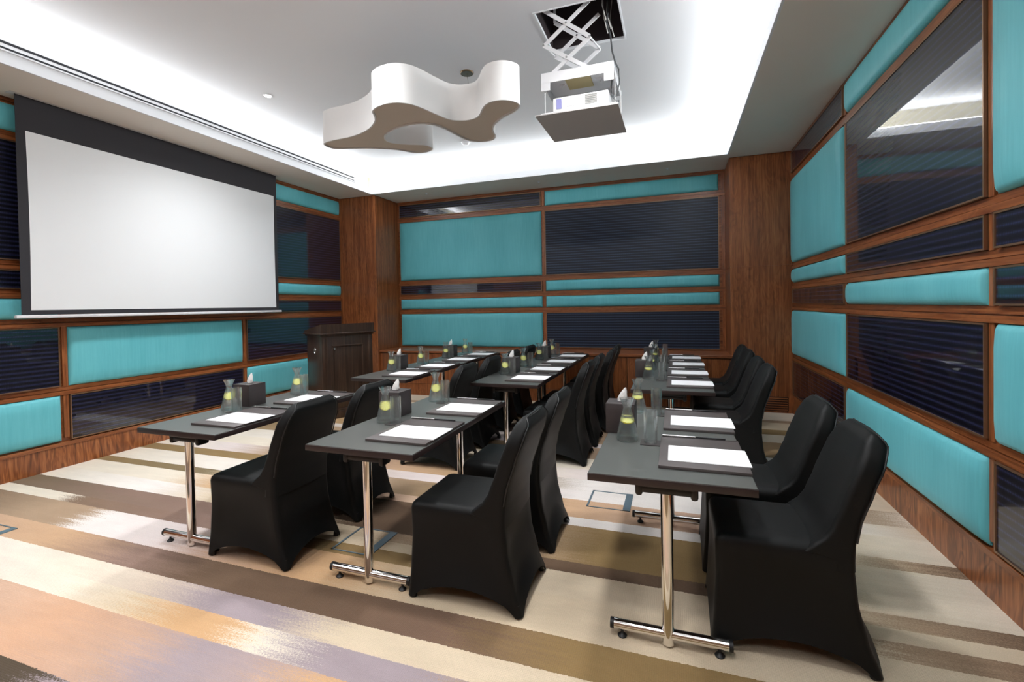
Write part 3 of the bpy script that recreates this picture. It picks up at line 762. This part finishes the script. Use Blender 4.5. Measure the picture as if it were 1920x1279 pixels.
# ------------------------------------------------------------------ floor boxes
def floor_box(x0, x1, y0, y1, label, k=1):
    o = empty('floor_socket_box', ((x0+x1)/2, (y0+y1)/2, 0), label, 'floor box', 'carpeted floor socket boxes')
    R_ = rel(o); m = MB(); e = .008; z = .004
    m.box(x0, x1, y0, y0+e, 0, z); m.box(x0, x1, y1-e, y1, 0, z); m.box(x0, x0+e*1.6, y0, y1, 0, z); m.build('rim', steel_b, o, matrix=R_, smooth=False)
    MB().box(x1-.05, x1, y0, y1, 0, z+.001).build('cable_flap', steel_b, o, matrix=R_, smooth=False)
floor_box(-.62, -.315, 3.43, 3.74, 'square grey-rimmed floor socket box in the carpet, left of the near right table leg')
floor_box(-4.50, -4.22, 1.80, 1.93, 'floor socket box in the carpet at the left picture edge')
floor_box(-1.98, -1.70, 2.36, 2.66, 'floor socket box in the carpet between leftmost chairs and centre table leg')

# ------------------------------------------------------------------ tables
TL, TW, TH = 1.36, .65, .74
def make_table():
    o = empty('seminar_table', (0, 0, 0), '', 'table')
    MB().box(0, TW, 0, TL, TH-.033, TH-.003, bev=.002).build('edge_band', edge_m, o)
    MB().box(.003, TW-.003, .003, TL-.003, TH-.004, TH, bev=.001, seg=1).build('tabletop', laminate, o)
    for y in (.10, TL-.10):
        xc = TW/2-.01
        g = empty('t_leg', (xc, y, 0), '', ''); del g['label']; del g['category']; g.parent = o
        MB().cyl((0, 0, .012), (0, 0, .655), .0245, 32).build('column', chrome, g)
        MB().cyl((-.225, 0, .052), (.235, 0, .052), .0215, 32).build('foot_bar', chrome, g)
        MB().lathe([(0, -.004), (.012, -.004), (.0215, .002), (.0235, .02)], loc=(0, 0, .006)).build('column_cap', silver, g)
        for x in (-.232, .242): MB().cyl((x-.008, 0, .052), (x+.008, 0, .052), .0222, 24).build('end_cap', rubber, g)
        for x in (-.19, .2): MB().lathe([(0, 0), (.018, 0), (.02, .006), (.012, .014), (.006, .018), (.006, .034)], loc=(x, 0, 0)).build('glide', rubber, g)
        m = MB(); m.box(-.105, .105, -.035, .035, .655, .685, bev=.006); m.box(-.125, -.095, -.04, .04, .64, .706, bev=.012); m.box(.095, .125, -.04, .04, .64, .706, bev=.012)
        m.box(-.11, .11, -.05, .05, .685, .706, bev=.004)
        m.build('folding_bracket', mech, g)
    MB().box(TW/2-.03, TW/2, .14, TL-.14, .668, .706, bev=.003).build('under_rail', mech, o)
    return o
tables = [
 (.0-.36, 2.03, 'dark seminar table with chrome legs at the front right, nearest the camera'),
 (-1.855, 2.03, 'dark seminar table in the front row, centre column, nearest of that column'),
 (-3.155, 2.03, 'dark seminar table in the front row, leftmost, beside the left wall'),
 (-.36, 4.12, 'dark seminar table in the right column, first behind the floor gap'),
 (-1.81, 4.12, 'dark seminar table in the centre column, just behind the floor gap'),
 (-3.155, 4.12, 'dark seminar table in the left column, its near corner in front of the lectern'),
 (-.36, 5.485, 'dark seminar table at the far end of the right column by the back wall'),
 (-1.81, 5.485, 'dark seminar table at the far end of the centre column by the back wall'),
 (-3.155, 5.485, 'dark seminar table at the far end of the left column by the back wall')]
t0 = make_table()
for i, (x, y, lb) in enumerate(tables):
    o = t0 if i == 0 else copy_tree(t0)
    o.location = (x, y, 0); tag(o, lb, 'table', 'seminar tables in three columns')

# ------------------------------------------------------------------ chairs
def interp(tab, z):
    if z <= tab[0][0]: return tab[0][1]
    for (a, va), (b_, vb) in zip(tab, tab[1:]):
        if z <= b_:
            s = (z-a)/(b_-a); s = s*s*(3-2*s)*.35+s*.65
            return va+(vb-va)*s
    return tab[-1][1]
def make_chair():
    # local: -y faces the table, +y is the back; x across; origin under the front edge
    o = empty('banquet_chair', (0, 0, 0), '', 'chair')
    hw = .225
    def rrect(hx, y0, y1, r, n=6, side=9):
        pts = []
        cs = [(hx-r, y0+r, -90), (hx-r, y1-r, 0), (-hx+r, y1-r, 90), (-hx+r, y0+r, 180)]
        for i, (cx, cy, a0) in enumerate(cs):
            for k in range(n+1):
                a = math.radians(a0+90*k/n); pts.append((cx+r*math.cos(a), cy+r*math.sin(a), 1.0))
            nx, ny, na = cs[(i+1) % 4]
            p = pts[-1]; q = (nx+r*math.cos(math.radians(na)), ny+r*math.sin(math.radians(na)))
            for k in range(1, side+1):
                s = k/(side+1); pts.append((p[0]+(q[0]-p[0])*s, p[1]+(q[1]-p[1])*s, s))
        return pts
    # skirt rings
    b = bmesh.new(); rings = []
    K = 16
    for k in range(K+1):
        s = k/K
        f = s
        y0 = interp([(0, .0), (.3, .012), (.7, .022), (1, .02)], f)
        y1 = interp([(0, .605), (.25, .565), (.6, .53), (1, .515)], f)
        hx = interp([(0, .236), (.3, .226), (.7, .222), (1, hw)], f)
        base = rrect(hx, y0, y1, .028)
        ring = []
        for (x, y, tt) in base:
            arch = 0
            if tt < 1: arch = math.sin(PI*tt)**.6
            zb = .010+.088*arch
            z = zb+(.45-zb)*s
            pull = .030*arch*math.sin(PI*min(1, s*1.05))**1.0*(1-s*.35)
            cx, cy = 0, (y0+y1)/2
            if tt < 1:
                if abs(abs(x)-hx) < 1e-4: x -= math.copysign(pull, x)
                else: y -= math.copysign(pull*.8, y-cy)
            ring.append(b.verts.new((x, y, z)))
        rings.append(ring)
    # rounded seat edge and crowned top
    for ins, z in ((.004, .468), (.014, .480), (.03, .487), (.07, .491), (.12, .492), (.17, .492)):
        base = rrect(hw-ins, .02+ins, .515-ins*.7, max(.028-ins*.1, .012))
        rings.append([b.verts.new((x, y, z)) for x, y, _ in base])
    for a, c_ in zip(rings, rings[1:]):
        n = len(a)
        for i in range(n): b.faces.new((a[i], a[(i+1) % n], c_[(i+1) % n], c_[i]))
    b.faces.new(rings[-1])
    # hem thickness: inner ring
    inner = [b.verts.new((v.co.x*.975, .30+(v.co.y-.30)*.975, v.co.z+.004)) for v in rings[0]]
    inner2 = [b.verts.new((v.co.x*.955, .285+(v.co.y-.285)*.955, v.co.z)) for v in rings[5]]
    n = len(inner)
    for i in range(n):
        b.faces.new((rings[0][(i+1) % n], rings[0][i], inner[i], inner[(i+1) % n])); b.faces.new((inner[(i+1) % n], inner[i], inner2[i], inner2[(i+1) % n]))
    mm = MB(); mm._add(b); mm.build('seat_cover', black_cloth, o)
    # backrest
    front = [(.40, .44), (.445, .44), (.462, .335), (.485, .365), (.52, .405), (.57, .435), (.70, .478), (.85, .526), (.95, .562), (.985, .592)]
    rear = [(.36, .5185), (.44, .5175), (.50, .520), (.60, .535), (.75, .578), (.88, .620), (.95, .638), (.985, .618)]
    wid = [(.40, .2262), (.50, .2262), (.60, .224), (.75, .224), (.84, .222), (.90, .205), (.95, .178), (.975, .155), (.985, .140)]
    b = bmesh.new(); rings = []
    zs = [.40, .44, .455, .462, .47, .485, .50, .52, .545, .57, .61, .66, .72, .78, .83, .86, .89, .92, .945, .96, .972, .980, .985]
    edge = []
    for z in zs:
        y0, y1, hx = interp(front, z), interp(rear, z), interp(wid, z)
        r = min(.024, (y1-y0)*.45)
        pts = rrect(hx, y0, y1, r, 5, 5)
        ring = []
        for (x, y, tt) in pts:
            # front slightly hollow, back slightly convex
            bow = (1-(x/hx)**2)
            ring.append(b.verts.new((x, y+.012*bow*(1 if y < (y0+y1)/2 else .8), z if z < .5 else .5+(z-.5)*.87)))
        rings.append(ring); edge.append((hx-.004, y1-.006, z if z < .5 else .5+(z-.5)*.87))
    for a, c_ in zip(rings, rings[1:]):
        n = len(a)
        for i in range(n): b.faces.new((a[i], a[(i+1) % n], c_[(i+1) % n], c_[i]))
    b.faces.new(rings[-1]); b.faces.new(rings[0][::-1])
    mm = MB(); mm._add(b); br = mm.build('backrest_cover', black_cloth, o)
    path = [(x+.001, y+.004, z) for x, y, z in edge if z > .5]
    path = path+[(-x, y, z) for x, y, z in path[::-1]]
    MB().tube(path, .0035, 6).build('seam_piping', piping_m, br)
    for x in (-.212, .212):
        for y in (.03, .575):
            MB().lathe([(0, 0), (.013, 0), (.015, .006), (.012, .03), (.012, .06)], n=14, loc=(x, y, 0)).build('foot', rubber, o)
    return o
ch0 = make_chair()
chairs = [
 (.125, 2.40, 'black covered banquet chair at the front right, nearest the camera, whole right side seen', 0),
 (.12, 2.99, 'black covered chair directly behind the nearest right chair, by the right wall', 0),
 (-1.285, 2.315, 'black covered chair at the near centre table, side on, nearest of the centre column', 0),
 (-1.285, 2.94, 'black covered chair just behind the nearest centre chair, its back overlapping it', 0),
 (-2.64, 2.30, 'black covered chair at the near left table, leftmost chair of all', 0),
 (-2.64, 2.94, 'black covered chair right behind the leftmost chair, half hidden by the centre table', 0),
 (.12, 4.50, 'black covered chair in the far right group, nearest of those four', 0),
 (.13, 5.10, 'black covered chair in the far right group, second from the camera', 0),
 (.15, 5.86, 'black covered chair in the far right group, third from the camera', 0),
 (.155, 6.44, 'black covered chair in the far right group, closest to the back wall', 0),
 (-1.37, 4.49, 'black covered chair in the far centre group, nearest of those four, big dark back', 0),
 (-1.36, 5.10, 'black covered chair in the far centre group, second from the camera', 0),
 (-1.30, 5.68, 'black covered chair in the far centre group, third from the camera', 0),
 (-1.31, 6.30, 'black covered chair in the far centre group, closest to the back wall', 0),
 (-2.42, 4.07, 'black covered chair at the far left tables, nearest of those four', 0),
 (-2.42, 4.72, 'black covered chair at the far left tables, second from the camera', 0),
 (-2.42, 5.40, 'black covered chair at the far left tables, third from the camera', 0),
 (-2.42, 6.10, 'black covered chair at the far left tables, closest to the back wall', 0)]
for i, (x, y, lb, dr) in enumerate(chairs):
    o = ch0 if i == 0 else copy_tree(ch0)
    o.location = (x, y, 0); o.rotation_euler = (0, 0, -PI/2+math.radians(dr)); tag(o, lb, 'chair', 'black covered banquet chairs')

# ------------------------------------------------------------------ things on the tables
def make_folder():
    o = empty('leather_writing_mat', (0, 0, 0), '', 'writing mat')
    MB().box(0, .365, 0, .49, 0, .014, bev=.002).build('mat', leather, o)
    MB().box(.005, .36, .47, .484, .014, .0155, bev=.0007, seg=1).build('stitched_flap', leather_d, o)
    return o
def make_paper():
    return MB().box(0, .335, 0, .235, .0006, .004).build('notepad', paper, smooth=False)
def make_pen():
    o = empty('pen', (0, 0, 0), '', 'pen')
    MB().cyl((0, 0, .005), (.16, 0, .005), .0045, 10).build('barrel', silver, o)
    MB().cyl((.16, 0, .005), (.30, 0, .005), .0042, 10).build('cap', black_p, o)
    return o
def make_carafe():
    o = empty('carafe', (0, 0, 0), '', 'carafe')
    outp = [(0, 0), (.046, 0), (.054, .004), (.057, .012), (.054, .03), (.044, .075), (.033, .12), (.023, .152), (.0195, .168), (.022, .182), (.030, .202), (.0385, .220)]
    inp = [(.0365, .220), (.028, .203), (.020, .183), (.0175, .168), (.021, .151), (.031, .119), (.042, .074), (.052, .03), (.0545, .014), (.050, .007), (0, .006)]
    MB().lathe(outp+inp, 28).build('glass_body', glass, o)
    wp = [(0, .0075), (.049, .0085), (.0528, .015), (.0503, .03), (.0403, .074), (.0295, .119), (.0255, .131), (.0, .131)]
    MB().lathe(wp, 28).build('water', water, o)
    l = empty('lemon_slice', (0, 0, .100), '', ''); del l['label']; del l['category']; l.parent = o
    MB().cyl((0, 0, -.003), (0, 0, .003), .0275, 24).build('flesh', lemon_m, l)
    MB().lathe([(.0275, -.003), (.0295, -.0025), (.0295, .0025), (.0275, .003)], 24).build('rind', lemon_rind, l)
    return o
def make_glass():
    MBg = MB().lathe([(0, 0), (.030, 0), (.032, .003), (.0335, .10), (.0335, .162), (.0325, .165), (.0318, .162), (.0315, .10), (.030, .014), (0, .012)], 28)
    return MBg.build('drinking_glass', glass)
def make_tissue():
    o = empty('tissue_box', (0, 0, 0), '', 'tissue box')
    MB().box(0, .155, 0, .155, 0, .163, bev=.003).build('box', leather_d, o)
    MB().lathe([(0, .1642), (.028, .1642)], 24, loc=(.0775, .0775, 0)).build('opening', black_p, o)
    b = bmesh.new(); rnd = random.Random(3); rings = []
    for k, (r, z) in enumerate(((.02, .160), (.024, .178), (.022, .198), (.015, .220), (.004, .240))):
        rings.append([b.verts.new((.0775+.006*k+r*(1+rnd.uniform(-.25, .25))*math.cos(2*PI*j/12)*1.0, .0775+r*(.45+rnd.uniform(-.15, .15))*math.sin(2*PI*j/12), z+rnd.uniform(-.003, .003))) for j in range(12)])
    for a, c_ in zip(rings, rings[1:]):
        for i in range(12): b.faces.new((a[i], a[(i+1) % 12], c_[(i+1) % 12], c_[i]))
    b.faces.new(rings[-1])
    mm = MB(); mm._add(b); mm.build('tissue', tissue_m, o)
    return o
f0, n0, pen0, ca0, gl0, ti0 = make_folder(), make_paper(), make_pen(), make_carafe(), make_glass(), make_tissue()
co0 = MB().box(-.05, .05, -.05, .05, 0, .004, bev=.001, seg=1).build('coaster', leather_d)
colname = {0: 'right', 1: 'centre', 2: 'left'}
def ord_(i): return ['nearest the camera', 'second from the camera', 'third from the camera', 'fourth from the camera', 'fifth from the camera', 'farthest, by the back wall'][i]
first = {}
def place(key, proto, loc, label, cat, group, rz=0):
    o = proto if key not in first else copy_tree(proto)
    first[key] = 1
    o.location = loc; o.rotation_euler = (0, 0, rz); tag(o, label, cat, group); return o
rr = random.Random(11)
for ci, base in ((0, [0, 3, 6]), (1, [1, 4, 7]), (2, [2, 5, 8])):
    k = 0
    for ti_ in base:
        X0, Y0, _ = tables[ti_]
        for si in range(2):
            c_ = Y0+(.385 if si == 0 else 1.045); T_ = TH
            where = '%s table column, %s' % (colname[ci], ord_(k))
            j = rr.uniform(-.006, .006)
            place('f', f0, (X0+.283+j, c_-.245, T_), 'brown leather writing mat, ' + where, 'writing mat', 'leather writing mats')
            place('n', n0, (X0+.322+j, c_-.175, T_+.014), 'white notepad on its brown mat, ' + where, 'notepad', 'white notepads')
            place('p', pen0, (X0+.29+j, c_+.232, T_+.0155), 'silver and black pen along the mat edge, ' + where, 'pen', 'pens on the writing mats')
            ca = place('c', ca0, (X0+(.118, .145, .14)[ci]+j, c_+.16, T_), 'glass water carafe with lemon slice, ' + where, 'carafe', 'water carafes')
            for ch in ca.children:
                if ch.name.startswith('lemon_slice'):
                    ch.rotation_euler = (math.radians((12, 62, 50)[ci]), math.radians(rr.uniform(-14, 14)), math.radians((10, 32, 38)[ci]))
            place('co', co0, (X0+.235+j, c_+.135, T_), 'square dark leather coaster under the glass, ' + where, 'coaster', 'leather coasters')
            place('g', gl0, (X0+.235+j, c_+.135, T_+.004), 'clear drinking glass on a coaster, ' + where, 'glass', 'drinking glasses')
            k += 1
    for ti_, nm in zip(base, ('near', 'middle', 'far')):
        X0, Y0, _ = tables[ti_]
        place('t', ti0, (X0+(-.01, .01 if ti_ == 1 else .075, .035)[ci], Y0+.665, TH), 'dark brown tissue box with a white tissue on the %s table of the %s column' % (nm, colname[ci]), 'tissue box', 'tissue boxes')
